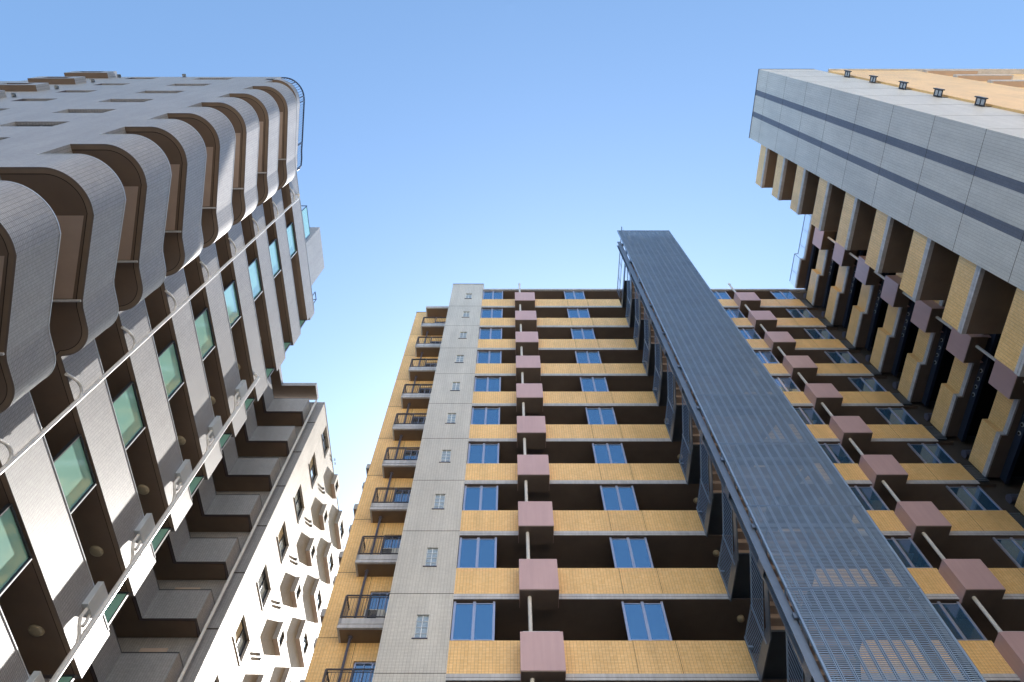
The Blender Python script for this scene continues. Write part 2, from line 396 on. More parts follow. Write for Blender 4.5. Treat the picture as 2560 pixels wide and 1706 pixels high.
hel = mesh('branch_pipe', 'pipew', MB().tube([(XF + .09, 15.05, .9), (XF + .09, 15.05, .55), (XF + .12, 15.15, .4), (XF + .15, 15.35, .25), (XF + .18, 15.45, .05)], .05).tube([(XF + .1, 15.3, .9), (XF + .12, 15.32, .62), (XF + .12, 15.3, .5)], .045), True)
for k in range(-4, 5):
    o = part('rain_hopper', hop, LB, (0, 0, 13.56 + 3 * k)); part('branch_pipe', hel, o)

# =================================================================== REAR WHITE BLOCK
RB = root('apartment_building', 'white rear block behind the rounded block, with stepped dark balconies and small boxed windows', 'building', (-14, 27, G))
ZR = 37.25
H = []; W3 = []
for n in range(-7, 4):
    zt = 28.14 + 3 * n; H.append((23.33, 24.97, zt - 1.26, min(zt, 37.0))); W3.append((zt - 1.26, min(zt, 37.0)))
P1('facade', 'render', MB().holes('x', -11.3, 21.9, 33.65, G, ZR, H, -.18), RB)
P1('wall', 'white', MB().box(-24, -11.482, 21.9, 33.65, G, ZR - .01), RB)
P1('corner_wall', 'white', MB().box(-11.9, -11.302, 21.88, 21.895, G, ZR), RB)
P1('floor_joint', 'groove', MB().box(-11.85, -11.31, 21.872, 21.879, 28.97, 29.03).box(-11.85, -11.31, 21.872, 21.879, 31.97, 32.03).box(-11.85, -11.31, 21.872, 21.879, 34.95, 35.01).box(-11.85, -11.31, 21.872, 21.879, 25.96, 26.02).box(-11.85, -11.31, 21.872, 21.879, 22.96, 23.02).box(-11.85, -11.31, 21.872, 21.879, 19.96, 20.02), RB)
P1('roof_coping', 'coping', MB().box(-24, -11.28, 21.86, 33.67, ZR, ZR + .03), RB)
fr = mesh('window', 'frame', MB().box(-11.48, -11.42, 23.33, 24.97, 0, .05).box(-11.48, -11.42, 23.33, 24.97, 1.2, 1.25).box(-11.48, -11.42, 23.33, 23.38, .05, 1.2).box(-11.48, -11.42, 24.92, 24.97, .05, 1.2).box(-11.48, -11.42, 24.12, 24.18, .05, 1.2))
pnm = mesh('pane', 'winGl', MB().box(-11.465, -11.455, 23.38, 24.92, .05, 1.2))
cum = mesh('curtain', 'curtain', MB().box(-11.475, -11.472, 24.2, 24.92, .06, 1.19).box(-11.452, -11.450, 23.4, 23.9, .5, 1.18))
cum = mesh('curtain', 'curtain', MB().box(-11.452, -11.450, 23.42, 24.10, .08, 1.17))
silm = mesh('sill', 'frame', MB().box(-11.33, -11.27, 23.3, 25.0, -.03, 0))
for i, (a, b) in enumerate(W3):
    o = part('window', fr, RB, (0, 0, a)); part('pane', pnm, o); part('sill', silm, o)
    if i % 2: part('curtain', cum, o)
def bay3(y0, y1, h, wy0, wy1, wz0, wz1):
    X0, X1 = -11.3, -11.06; m = MB()
    for q in (((y0, 0), (wy0, h)), ((wy1, 0), (y1, h)), ((wy0, 0), (wy1, wz0)), ((wy0, wz1), (wy1, h))):
        (a, c), (b, d) = q; m.quad([(X1, a, c), (X1, b, c), (X1, b, d), (X1, a, d)], [(a, c), (b, c), (b, d), (a, d)])
    for y in (y0, y1): m.quad([(X0, y, 0), (X1, y, 0), (X1, y, h), (X0, y, h)], [(0, 0), (.24, 0), (.24, h), (0, h)])
    m.quad([(X0, y0, h), (X1, y0, h), (X1, y1, h), (X0, y1, h)])
    for (p, q) in (((wy0, wz0), (wy1, wz0)), ((wy1, wz0), (wy1, wz1)), ((wy1, wz1), (wy0, wz1)), ((wy0, wz1), (wy0, wz0))):
        m.quad([(X1, *p), (X1, *q), (X1 - .1, *q), (X1 - .1, *p)])
    A = mesh('bay_window', 'render', m)
    B = mesh('soffit', 'soffit2', MB().quad([(X0, y0, 0), (X1, y0, 0), (X1, y1, 0), (X0, y1, 0)]))
    C = mesh('pane', 'winGl', MB().box(X1 - .11, X1 - .1, wy0, wy1, wz0, wz1))
    D = mesh('window', 'frame', MB().box(X1 - .1, X1 - .07, wy0, wy1, wz0, wz0 + .04).box(X1 - .1, X1 - .07, wy0, wy0 + .04, wz0, wz1).box(X1 - .1, X1 - .07, wy1 - .04, wy1, wz0, wz1).box(X1 - .1, X1 - .07, (wy0 + wy1) / 2 - .02, (wy0 + wy1) / 2 + .02, wz0, wz1))
    return A, B, D, C
bA = bay3(27.2, 28.34, 1.04, 27.45, 28.0, .12, .85); bB = bay3(30.1, 32.26, 1.3, 30.6, 31.7, .2, 1.05)
pv = MB()
for i in range(8):
    a, b = math.pi * i / 8, math.pi * (i + 1) / 8
    A = lambda t, y, r=.085: (y, r * math.cos(t), r * math.sin(t))
    pv.quad([A(a, 0), A(b, 0), A(b, .13), A(a, .13)]); pv.quad([A(a, .13), A(b, .13), (.14, 0, 0)])
pvm = mesh('vent_hood', 'coping', pv, True)
for n in range(-9, 4):
    for bset, zz in ((bA, 27.25 + 3 * n), (bB, 26.85 + 3 * n - .02 + (.05 * n))):
        if zz > 36.3 or zz < -1: continue
        A, B, D, C = bset; o = part('bay_window', A, RB, (0, 0, zz)); part('soffit', B, o); part('window', D, o); part('pane', C, o)
    for y in (26.25, 26.55): part('vent_hood', pvm, RB, (-11.3, y, 28.53 + 3 * n))
# stepped balconies between both blocks
zig = [(-13.86, 16.7), (-13.86, 20.87), (-11.81, 20.87), (-11.81, 21.86)]
zslab = [(-13.86, 16.6), (-13.86, 20.87), (-11.81, 20.87), (-11.81, 21.87), (-15.4, 21.87), (-15.4, 16.6)]
zpar = mesh('balcony', 'white', MB().wallpath(zig, 0, 1.42, .12, 1))
zsof = mesh('soffit', 'soffit', MB().poly(zslab, .004).poly(zslab, .18))
zed = mesh('drip_groove', 'groove', strip(strip(MB(), zig, 0, .03, -.002), zig, .14, .165, -.002))
zcop = mesh('coping', 'frame', MB().wallpath(zig, 1.42, 1.47, .12, 1))
dbox = mesh('downlight', 'pipew', MB().cyl((-13.78, 18.35, .9), (-13.78, 18.35, 1.5), .055, 10))
hatch = mesh('partition', 'band', MB().box(-15.2, -13.4, 19.5, 19.56, 1.25, 2.95))
for k in range(-4, 8):
    z = 13.56 + 3 * k
    o = part('balcony', zpar, RB, (0, 0, z)); part('soffit', zsof, o); part('drip_groove', zed, o); part('coping', zcop, o)
    o = P1('partition', 'soffit2', MB().box(-13.6, -12.6, 21.4, 21.44, 1.35, 2.1), RB, (0, 0, z)) if k == -4 else part('partition', pmesh, RB, (0, 0, z))
    pmesh = o.data
P1('roof_slab', 'white', MB().prism(zslab, 37.56, 37.9), RB)
P1('soffit', 'soffit', MB().poly(zslab, 37.555), RB)
pp = MB().cyl((-11.68, 21.55, G), (-11.68, 21.55, 36.9), .062, 14)
collars(pp, -11.68, 21.55, .062, 2.4, 36.5, 1.5)
P1('drainpipe', 'pipew', pp, RB, smooth=True)

# =================================================================== CENTRE: YELLOW BUILDING
F = 2.906
def S(k): return 39.52 - F * k      # underside of the slab edge of storey k
YP = 16.57
CB = root('apartment_building', 'yellow tiled block facing the viewer with mauve boxes and pale tower strip', 'building', (4, 22, G))
KM = 14
# pale tower strip
H = [(-2.81, -2.43, 40.95 - F * k, 41.83 - F * k) for k in range(KM)]
P1('tower', 'gray', MB().holes('y', YP, -3.75, -1.76, G, 43.46, H, .12).box(-3.75, -1.76, YP + .122, 34, G, 43.45), CB, label='pale grey tiled tower strip with tiny windows')
P1('tower_cap', 'piped', MB().box(-3.77, -1.74, YP - .02, 34, 43.46, 43.52), CB)
P1('tower_joint', 'groove', MB().box(-3.75, -1.76, YP - .003, YP - .001, 0, .02), CB, (0, 0, 39.75)) 
tj = bpy.data.meshes['tower_joint']
for k in range(1, KM): part('tower_joint', tj, CB, (0, 0, 39.75 - F * k))
wm = mesh('window', 'whitef', MB().box(-2.635, -2.61, YP + .04, YP + .06, 0, .88).box(-2.81, -2.43, YP + .04, YP + .055, .21, .225).box(-2.81, -2.43, YP + .04, YP + .055, .43, .445).box(-2.81, -2.43, YP + .04, YP + .055, .65, .665).box(-2.81, -2.79, YP + .04, YP + .06, 0, .88).box(-2.45, -2.43, YP + .04, YP + .06, 0, .88))
wp_ = mesh('pane', 'block', MB().box(-2.81, -2.43, YP + .07, YP + .08, 0, .88))
wsl = mesh('sill', 'piped', MB().box(-2.86, -2.40, YP - .03, YP + .08, -.03, 0))
for k in range(KM):
    o = part('window', wm, CB, (0, 0, 40.95 - F * k)); part('pane', wp_, o); part('sill', wsl, o)
# left yellow wall with balcony doors
YL = 18.46
H = [(-4.87, -3.755, 39.98 - F * k, 41.76 - F * k) for k in range(KM)]
P1('wall', 'yellow', MB().holes('y', YL, -6.22, -3.752, G, 43.2, H, .12).box(-6.22, -3.752, YL + .122, 36, G, 43.19), CB)
jm = mesh('wall_joint', 'groove', MB().box(-6.22, -3.76, YL - .003, YL - .001, 0, .02).box(-4.95, -4.935, YL - .003, YL - .001, 0.02, 2.9))
for k in range(KM): part('wall_joint', jm, CB, (0, 0, 39.74 - F * k))
P1('unseen_rear_wing', 'yellow', MB().box(-7.0, -6.23, 22.4, 36, G, 43.2), CB)  # unseen wing, placed to shade the lower curved balconies
P1('roof_coping', 'piped', MB().box(-6.24, -3.76, YL - .02, 36.02, 43.2, 43.25), CB)
dm = mesh('balcony_door', 'alu', MB().box(-4.85, -4.80, YL + .05, YL + .09, 0, 1.78).box(-4.30, -4.25, YL + .05, YL + .09, 0, 1.78).box(-4.85, -3.76, YL + .05, YL + .09, 1.73, 1.78).box(-4.55, -4.53, YL + .05, YL + .08, 0, 1.75))
dpn = mesh('pane', 'winGl', MB().box(-4.85, -3.755, YL + .10, YL + .11, 0, 1.78))
# balconies of the left strip: slab, fascia bands, railing
YB = 17.80
lb = MB().box(-5.49, -3.76, YB, YL - .003, -.0, .13)
lb.box(-5.47, -3.76, YB + .02, YB + .1, .13, .16).box(-5.49, -3.76, YB, YB + .1, .16, .39).box(-5.49, -5.40, YB, YL - .003, .16, .39)
lbm = mesh('balcony', 'band', lb)
lso = mesh('soffit', 'soffit', MB().box(-5.42, -3.76, YB + .08, YL - .003, -.012, -.002))
rl = MB().box(-5.47, -3.76, YB + .01, YB + .05, 1.36, 1.40).box(-5.47, -5.43, YB + .05, YL, 1.36, 1.40).box(-5.44, -3.76, YB + .02, YB + .045, 1.28, 1.30).box(-5.47, -3.76, YB + .015, YB + .05, .46, .49)
for x in (-5.46, -4.66, -3.84): rl.box(x - .03, x + .03, YB + .005, YB + .055, .39, 1.36)
x = -5.38
while x < -3.8: rl.box(x - .007, x + .007, YB + .025, YB + .04, .47, 1.30); x += .105
y = YB + .13
while y < YL: rl.box(-5.457, -5.443, y - .007, y + .007, .47, 1.36); y += .11
rlm = mesh('railing', 'bronze', rl)
lpm = mesh('drainpipe', 'piped', MB().cyl((-5.1, 18.2, .39), (-5.1, 18.2, F - .02), .045, 12).cyl((-5.1, 18.2, F - .06), (-5.1, 18.2, F - .015), .08, 12), True)
for k in range(KM):
    z = 39.55 - F * k
    o = part('balcony', lbm, CB, (0, 0, z)); part('soffit', lso, o); part('railing', rlm, o)
    if k: part('drainpipe', lpm, o)
    o = part('balcony_door', dm, CB, (0, 0, 39.98 - F * k)); part('pane', dpn, o)
P1('balcony_roof', 'band', MB().box(-5.49, -3.76, YB, YL - .003, 42.44, 42.70), CB)
P1('balcony_roof_soffit', 'soffit', MB().box(-5.42, -3.76, YB + .08, YL - .003, 42.428, 42.438), CB)
# ledges on the hidden left side
lem = mesh('side_ledge', 'band', MB().box(-6.66, -6.222, 19.3, 20.3, 0, .32))
les = mesh('soffit', 'soffit', MB().box(-6.62, -6.23, 19.34, 20.26, -.01, -.002))
for k in range(5, KM):
    for dy, dz in ((0, 0), (.25, -1.05)):
        o = part('side_ledge', lem, CB, (0, dy, 1.395 * 19.3 + F * 5 - F * k + dz)); part('soffit', les, o)
# main body behind the galleries
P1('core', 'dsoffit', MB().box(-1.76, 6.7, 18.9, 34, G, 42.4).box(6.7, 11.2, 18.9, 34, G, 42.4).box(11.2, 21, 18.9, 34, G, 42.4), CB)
def seg(x0, x1, joints=()):
    m = MB().box(x0, x1, YP, YP + .15, .21, 1.346)
    return m
segs = ((-1.758, .30), (1.47, 6.755), (12.1, 13.87), (15.03, 17.96), (9.4, 11.6))
def bands(m, x0, x1): return m.box(x0, x1, YP - .025, YP + .15, .0, .085).box(x0, x1, YP - .012, YP + .15, .085, .095).box(x0, x1, YP - .025, YP + .15, .095, .208)
SEG = []
for (x0, x1) in segs:
    js = [x for x in (3.525, 4.75, 16.5) if x0 < x < x1]
    SEG.append((mesh('balcony', 'yellow', MB().box(x0, x1, YP, YP + .15, .21, 1.346)), mesh('slab_edge', 'band', bands(MB(), x0, x1)),
                mesh('slab_groove', 'groove', MB().box(x0, x1, YP - .027, YP - .02, .085, .095)),
                [mesh('panel_joint', 'groove', MB().box(x - .006, x + .006, YP - .004, YP - .002, .21, 1.346)) for x in js]))
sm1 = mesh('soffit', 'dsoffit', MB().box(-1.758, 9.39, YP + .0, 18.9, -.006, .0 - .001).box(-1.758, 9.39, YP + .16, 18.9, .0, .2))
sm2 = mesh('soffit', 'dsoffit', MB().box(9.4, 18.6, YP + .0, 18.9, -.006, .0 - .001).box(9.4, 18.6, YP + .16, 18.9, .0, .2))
# mauve boxes
YX = 16.05
def pinkbox(x0, x1):
    a = MB().box(x0, x1, YX, YX + .04, 0, 1.30).box(x0, x0 + .04, YX + .041, YP + .25, 0, 1.30).box(x1 - .04, x1, YX + .041, YP + .25, 0, 1.30)
    b = MB().box(x0 + .015, x1 - .015, YX + .015, YP + .3, -.03, -.002)
    c = MB().box(x0 + .08, x1 - .08, YX + .12, YX + .15, 1.38, 1.42).box(x0 + .08, x0 + .11, YX + .12, YX + .15, 1.0, 1.38).box(x1 - .11, x1 - .08, YX + .12, YX + .15, 1.0, 1.38)
    return mesh('balcony_box', 'pink', a), mesh('soffit', 'dsoffit', b), mesh('handrail', 'whitef', c)
pbA = pinkbox(.275, 1.485); pbB = pinkbox(13.84, 15.05)
def wpipe(x): return mesh('drainpipe', 'pipew', MB().cyl((x, 16.35, .03), (x, 16.35, F - .03), .06, 14), True)
wpA = wpipe(.585); wpB = wpipe(14.14)
# glass wind screens on the parapets
def gscreen(x0, x1):
    yc = 16.66; z0, z1 = 1.35, F - .02; xm = (x0 + x1) / 2; f = MB()
    for a in (x0, xm - .045, x1 - .07): f.box(a, a + (.09 if a == xm - .045 else .07), yc - .03, yc + .03, z0, z1)
    for a, b in ((x0 + .07, xm - .045), (xm + .045, x1 - .07)): f.box(a, b, yc - .02, yc + .02, z0 + .07, z0 + .10).box(a, b, yc - .02, yc + .02, z1 - .09, z1 - .06)
    return mesh('wind_screen', 'alu', f), [mesh('pane', 'bluegl', MB().box(a, b, yc - .006, yc + .006, z0 + .10, z1 - .09)) for a, b in ((x0 + .07, xm - .045), (xm + .045, x1 - .07))]
gs = [gscreen(-1.74, -.465), gscreen(3.42, 4.69), gscreen(12.58, 13.82), gscreen(16.66, 17.93)]
lmc = mesh('ceiling_lamp', 'lamp', MB().ball((0, 0, 0), .12, 18, 10), True)
hkm = mesh('pipe_box', 'band', MB().box(-.1, .45, 18.3, 18.89, .6, 2.3))
for k in range(-1, KM):
    z = S(k)
    if k >= 0:
        for (bm_, be_, bg_, bj_) in SEG:
            o = part('balcony', bm_, CB, (0, 0, z)); part('slab_edge', be_, o); part('slab_groove', bg_, o)
            for j_ in bj_: part('panel_joint', j_, o)
        part('soffit', sm1, CB, (0, 0, z)); part('soffit', sm2, CB, (0, 0, z))
        for x_ in (7.18, 12.0): part('ceiling_lamp', lmc, CB, (x_, 17.3, z - .07))
        for f_, g_ in gs:
            o = part('wind_screen', f_, CB, (0, 0, z)); [part('pane', g1_, o) for g1_ in g_]
        for (a, b, c), w in ((pbA, wpA), (pbB, wpB)):
            o = part('balcony_box', a, CB, (0, 0, 39.42 - F * k)); part('soffit', b, o); part('handrail', c, o)
            if k: part('drainpipe', w, CB, (0, 0, 39.42 - F * k + .0))
# roof slab
rz = 42.43
P1('roof_slab', 'band', MB().box(-1.758, 17.9, YP - .03, 19, rz, rz + .1).box(-1.758, 17.9, YP - .01, 19, rz + .1, rz + .2), CB)
P1('roof_soffit', 'dsoffit', MB().box(-1.758, 17.9, YP + .08, 18.9, rz - .01, rz - .002), CB)
for x in (.585, 14.14): P1('drainpipe', 'pipew', MB().cyl((x, 16.35, 39.45), (x, 16.35, 42.75), .06, 14).cyl((x, 16.35, 42.75), (x, 16.35, 42.93), .075, 14), CB, smooth=True)
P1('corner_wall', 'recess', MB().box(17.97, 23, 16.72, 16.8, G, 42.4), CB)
P1('corner_roof', 'band', MB().box(17.9, 23, 16.58, 19, 42.43, 42.63), CB)
# louvre grilles in the corner between both wings
P1('corner_grille', 'steeld', MB().box(17.98, 18.35, 16.6, 16.66, 0, 1.3), CB, (0, 0, S(0)))
cg = MB()
for i in range(10): cg.box(17.98, 18.40, 16.52 + i * .008, 16.60 + i * .008, .15 + i * .115, .2 + i * .115)
cgm = mesh('corner_grille', 'steel', cg)
for k in range(1, KM): part('corner_grille', cgm, CB, (0, 0, S(k)))

# =================================================================== AC UNITS
def ac(x, k, label):
    r = root('air_conditioner', label, 'air conditioner', (x, 18.12, 39.95 - F * k), group='air conditioners on the narrow railed balconies')
    b = MB().box(x - .33, x + .33, 18.0, 18.26, 39.97 - F * k, 40.5 - F * k)
    P1('casing', 'acwhite', b, r)
    gr = MB()
    for i in range(9): gr.box(x - .29, x + .08, 17.985, 17.999, 40.02 - F * k + i * .05, 40.045 - F * k + i * .05)
    P1('grille', 'frame', gr, r)
ac(-4.45, 8, 'white air conditioner behind the railing of the second lowest whole balcony beside the pale tower')
ac(-4.4, 7, 'white air conditioner on the third lowest whole railed balcony, under the dark downpipe')
# =================================================================== RIGHT WING
RW = root('apartment_building', 'building at the right with pale grey corner tower, two dark stripes and stepped yellow balconies', 'building', (19, 8, G))
XG = 14.6; ya, yb = 3.45, 7.37
# grey corner tower: face towards the court with two slate bands
stripes = ((4.58, 4.88), (5.81, 6.10))
def facex(m, a, b): return m.quad([(XG, a, G), (XG, b, G), (XG, b, 44.36), (XG, a, 44.36)], [(a, G), (b, G), (b, 44.36), (a, 44.36)])
tw = MB(); e = [ya, 4.58, 4.88, 5.81, 6.10, yb]
for i in (0, 2, 4): facex(tw, e[i], e[i+1])
H = [(17.5, 17.78, 39.1 - 2.9 * j, 39.6 - 2.9 * j) for j in range(13)]
tw.holes('y', ya, XG + .003, 17.86, G, 44.36, H, .1)
tw.box(XG + .15, 17.86, ya + .102, yb - .0, G, 44.35)
tw.quad([(XG, yb, G), (17.8, yb, G), (17.8, yb, 44.36), (XG, yb, 44.36)])
P1('tower', 'gray', tw, RW, label='pale grey tiled corner tower')
st = MB()
for a, b in stripes: facex(st, a, b)
P1('stripe', 'slate', st, RW)
P1('tower_cap', 'piped', MB().box(XG - .02, 17.86, ya - .02, yb + .02, 44.36, 44.43), RW)
gj = mesh('tower_joint', 'groove', MB().box(XG - .003, XG - .001, ya, yb, 0, .015).box(XG, 17.86, ya - .003, ya - .001, 0, .015))
for j in range(-2, 12): part('tower_joint', gj, RW, (0, 0, 36.87 - 2.9 * j))
cw = MB()
for q in ((-.30, .0, 0, .05), (-.30, 0, .55, .6), (-.30, -.25, .05, .55), (-.05, 0, .05, .55)): cw.box(17.6, 17.63, ya + q[0], ya + q[1], q[2], q[3])
cw.box(17.54, 17.68, ya - .32, ya - .28, -.02, .62); cw.box(17.6, 17.9, ya - .02, ya - .002, -.05, 0).box(17.6, 17.63, ya - .3, ya, .28, .31)
cwm = mesh('casement_window', 'frame', cw); cpm = mesh('pane', 'winGl', MB().box(17.612, 17.618, ya - .25, ya - .05, .05, .55))
pgl = mesh('inner_pane', 'dark', MB().box(17.5, 17.78, ya + .09, ya + .1, 0, .5))
for j in range(13):
    o = part('casement_window', cwm, RW, (0, 0, 39.1 - 2.9 * j)); part('pane', cpm, o); part('inner_pane', pgl, o)
# yellow wall right of the tower, and its balconies
P1('wall', 'yellow', MB().box(17.865, 22.7, 3.36, 9.66, G, 42.35), RW)
P1('roof_edge', 'band', MB().box(17.865, 34, 3.28, 9.66, 42.36, 42.5), RW)
P1('rear_wall', 'yellow', MB().box(22.702, 34, 3.55, 18, G, 42.35), RW)
eb = mesh('balcony', 'band', MB().box(22.72, 25.6, 3.25, 3.55, 0, .35)); es = mesh('soffit', 'soffit2', MB().box(22.8, 25.52, 3.29, 3.55, -.01, -.002))
for j in range(13):
    o = part('balcony', eb, RW, (0, 0, 41.2 - 2.9 * j)); part('soffit', es, o)
# first group of yellow balconies next to the tower
XB = 14.70; yc_, yd = 7.372, 9.69
g1p = mesh('balcony', 'yellow', MB().box(XB, XB + .15, yc_, yd, .24, 1.21).box(XB + .151, 15.75, yd - .15, yd, .24, 1.21))
g1b = mesh('slab_edge', 'band', MB().box(XB - .02, XB + .15, yc_, yd + .015, .0, .10).box(XB - .02, XB + .15, yc_, yd + .015, .115, .237))
g1g = mesh('slab_groove', 'groove', MB().box(XB - .01, XB + .15, yc_, yd + .01, .10, .115))
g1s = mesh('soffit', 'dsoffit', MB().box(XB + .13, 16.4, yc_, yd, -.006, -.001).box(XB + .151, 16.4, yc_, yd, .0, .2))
P1('inner_wall', 'yellow', MB().box(16.4, 17.86, 7.38, 9.66, G, 43.2), RW)
for j in range(-0, 14):
    z = 41.2 - 2.9 * j
    o = part('balcony', g1p, RW, (0, 0, z)); part('slab_edge', g1b, o); part('slab_groove', g1g, o); part('soffit', g1s, o)
# second group: recessed galleries with a notch
FR = 2.885
ggB = mesh('balcony', 'yellow', MB().box(18.65, 18.8, 9.69, 14.62, .22, 1.15).box(18.42, 18.57, 14.62, 16.56, .22, 1.15).box(18.57, 18.65, 14.62, 14.77, .22, 1.15))
def gb(m, z0, z1, e): return m.box(18.65 - e, 18.8, 9.69, 14.62 + .15, z0, z1).box(18.42 - e, 18.57, 14.62 - e, 16.56, z0, z1).box(18.57, 18.648 - e, 14.62 - e, 14.77, z0, z1)
ggE = mesh('slab_edge', 'band', gb(gb(MB(), 0, .09, .02), .105, .217, .02))
ggG = mesh('slab_groove', 'groove', gb(MB(), .09, .105, .01))
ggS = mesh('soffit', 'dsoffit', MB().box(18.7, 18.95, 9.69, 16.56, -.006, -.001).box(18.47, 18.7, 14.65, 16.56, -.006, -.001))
bmh = MB().box(18.95, 19.0, 9.7, 16.56, -.38, .0).box(18.9, 19.05, 9.7, 16.56, -.40, -.38)
ggN = mesh('steel_beam', 'navy', bmh)
hh = MB(); hh.cyl((18.945, 0, -.18), (18.935, 0, -.18), .085, 16)
ggH = mesh('web_hole', 'coping', hh)
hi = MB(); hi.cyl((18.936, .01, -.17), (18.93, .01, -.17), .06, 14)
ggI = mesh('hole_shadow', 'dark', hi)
ggC = mesh('recess_shade', 'dark', MB().box(19.05, 22.6, 9.7, 16.56, .05, .2))  # near-black sheet, the deep shade of the void put into its colour
rpk = MB().box(18.1, 18.14, 11.80, 12.95, 0, 1.24).box(18.141, 18.9, 11.80, 11.84, 0, 1.24).box(18.141, 18.9, 12.91, 12.95, 0, 1.24)
rpm = mesh('balcony_box', 'pink', rpk); rps = mesh('soffit', 'dsoffit', MB().box(18.115, 18.75, 11.815, 12.935, -.03, -.002))
rph = mesh('handrail', 'whitef', MB().box(18.2, 18.23, 11.88, 12.87, 1.32, 1.36).box(18.2, 18.23, 11.88, 11.91, 1.0, 1.32).box(18.2, 18.23, 12.84, 12.87, 1.0, 1.32))
rpp = mesh('drainpipe', 'pipew', MB().cyl((18.42, 12.2, .03), (18.42, 12.2, FR - .03), .06, 14), True)
for j in range(0, 14):
    z = 39.8 - FR * j
    o = part('balcony', ggB, RW, (0, 0, z))
    for n, m_ in (('slab_edge', ggE), ('slab_groove', ggG), ('soffit', ggS), ('steel_beam', ggN), ('recess_shade', ggC)): part(n, m_, o)
    for y in (13.32, 13.69, 14.05, 14.42): part('web_hole', ggH, o, (0, y, 0)); part('hole_shadow', ggI, o, (0, y, 0))
    o = part('balcony_box', rpm, RW, (0, 0, z - .2)); part('soffit', rps, o); part('handrail', rph, o)
    if j: part('drainpipe', rpp, RW, (0, 0, z - .2))
P1('gallery_wall', 'dark', MB().box(22.6, 22.69, 9.68, 16.5, G, 42.3), RW)  # back wall coloured near black to stand for the unlit recess
z = 39.8 + FR
o = P1('roof_slab', 'band', gb(gb(MB(), 0, .09, .02), .105, .217, .02), RW, (0, 0, z)); part('slab_groove', ggG, o); part('soffit', ggS, o); part('steel_beam', ggN, o); part('recess_shade', ggC, o)
rr = MB()
def railrun(m, a, b, z0, z1, st=.13):
    a = Vector(a); b = Vector(b); n = int((b - a).length / st)
    m.cyl((*a, z1), (*b, z1), .02, 6); m.cyl((*a, z0 + .08), (*b, z0 + .08), .012, 6)
    for i in range(n + 1):
        q = a + (b - a) * i / n; m.cyl((*q, z0 + .08 if i % 8 else z0), (*q, z1), .02 if i % 8 == 0 else .007, 5)
railrun(rr, (18.66, 9.8), (18.66, 14.62), .2, 1.2); railrun(rr, (18.44, 14.62), (18.44, 16.5), .2, 1.2); railrun(rr, (18.44, 14.62), (18.66, 14.62), .2, 1.2)
P1('roof_railing', 'navy', rr, RW, (0, 0, z))
gut = mesh('gutter_pipe', 'piped', MB().cyl((18.5, 16.58, 1.6), (19.6, 16.58, 1.6), .18, 16), True)
for j in range(0, 13): part('gutter_pipe', gut, RW, (0, 0, 39.8 - FR * j))

# =================================================================== STEEL STAIRCASE TOWER
ST = root('staircase_tower', 'blue grey steel stair tower with tall grating screen in front of the yellow block', 'staircase', (7.9, 13.5, G))
YS = 11.84; sx0, sx1 = 6.20, 9.17; NB = 11; bw_ = (sx1 - sx0) / NB
def panel(h):
    m = MB(); n = int(h / .0454)
    for i in range(n):
        z = .03 + i * (h - .04) / n; m.box(sx0 + .01, sx1 - .01, YS, YS + .012, z, z + .019)
    f = MB()
    for i in range(NB + 1):
        x = sx0 + i * bw_
        for d in (-.022, .022):
            if sx0 <= x + d <= sx1: f.box(x + d - .008, x + d + .008, YS - .015, YS + .03, .012, h - .012)
    f.box(sx0, sx1, YS - .004, YS + .03, 0, .014).box(sx0, sx1, YS - .004, YS + .03, h - .014, h)
    f.box(sx0 - .02, sx0 + .012, YS - .02, YS + .04, 0, h).box(sx1 - .012, sx1 + .02, YS - .02, YS + .04, 0, h)
    return mesh('grating_panel', 'grate', m), mesh('panel_bars', 'barm', f)
pf, pb = panel(F - .02)
for i in range(14):
    o = part('grating_panel', pf, ST, (0, 0, 35.2 - F * i)); part('panel_bars', pb, o)
pf2, pb2 = panel(39.67 - 38.13)
o = part('grating_panel', pf2, ST, (0, 0, 38.12)); part('panel_bars', pb2, o)
P1('top_rail', 'steeld', MB().box(sx0 - .02, sx1 + .02, YS - .02, YS + .04, 39.67, 39.72), ST)
for x in (6.05, 9.2):
    clm = MB(); clm.box(x - .1, x + .1, 11.95, 11.98, G, 38.0).box(x - .1, x + .1, 12.17, 12.20, G, 38.0).box(x - .012, x + .012, 11.98, 12.17, G, 38.0)
    P1('column', 'steel', clm, ST)
bp = MB()
for k in range(13):
    for dz in (0,): 
        z = 33.0 - F * k
        bp.box(5.94, 5.95, 11.95, 12.2, z, z + .4)
        for a in range(3):
            for b in range(4): bp.cyl((5.93, 11.98 + a * .09, z + .05 + b * .1), (5.94, 11.98 + a * .09, z + .05 + b * .1), .014, 6)
P1('splice_plate', 'steel', bp, ST)
# mullions tying the screen to the landings
tie = mesh('tie_beam', 'steel', MB().box(6.1, 9.2, 11.89, 11.94, 0, .15).box(6.15, 6.21, 11.94, 12.2, 0, .12).box(9.14, 9.2, 11.94, 12.2, 0, .12))
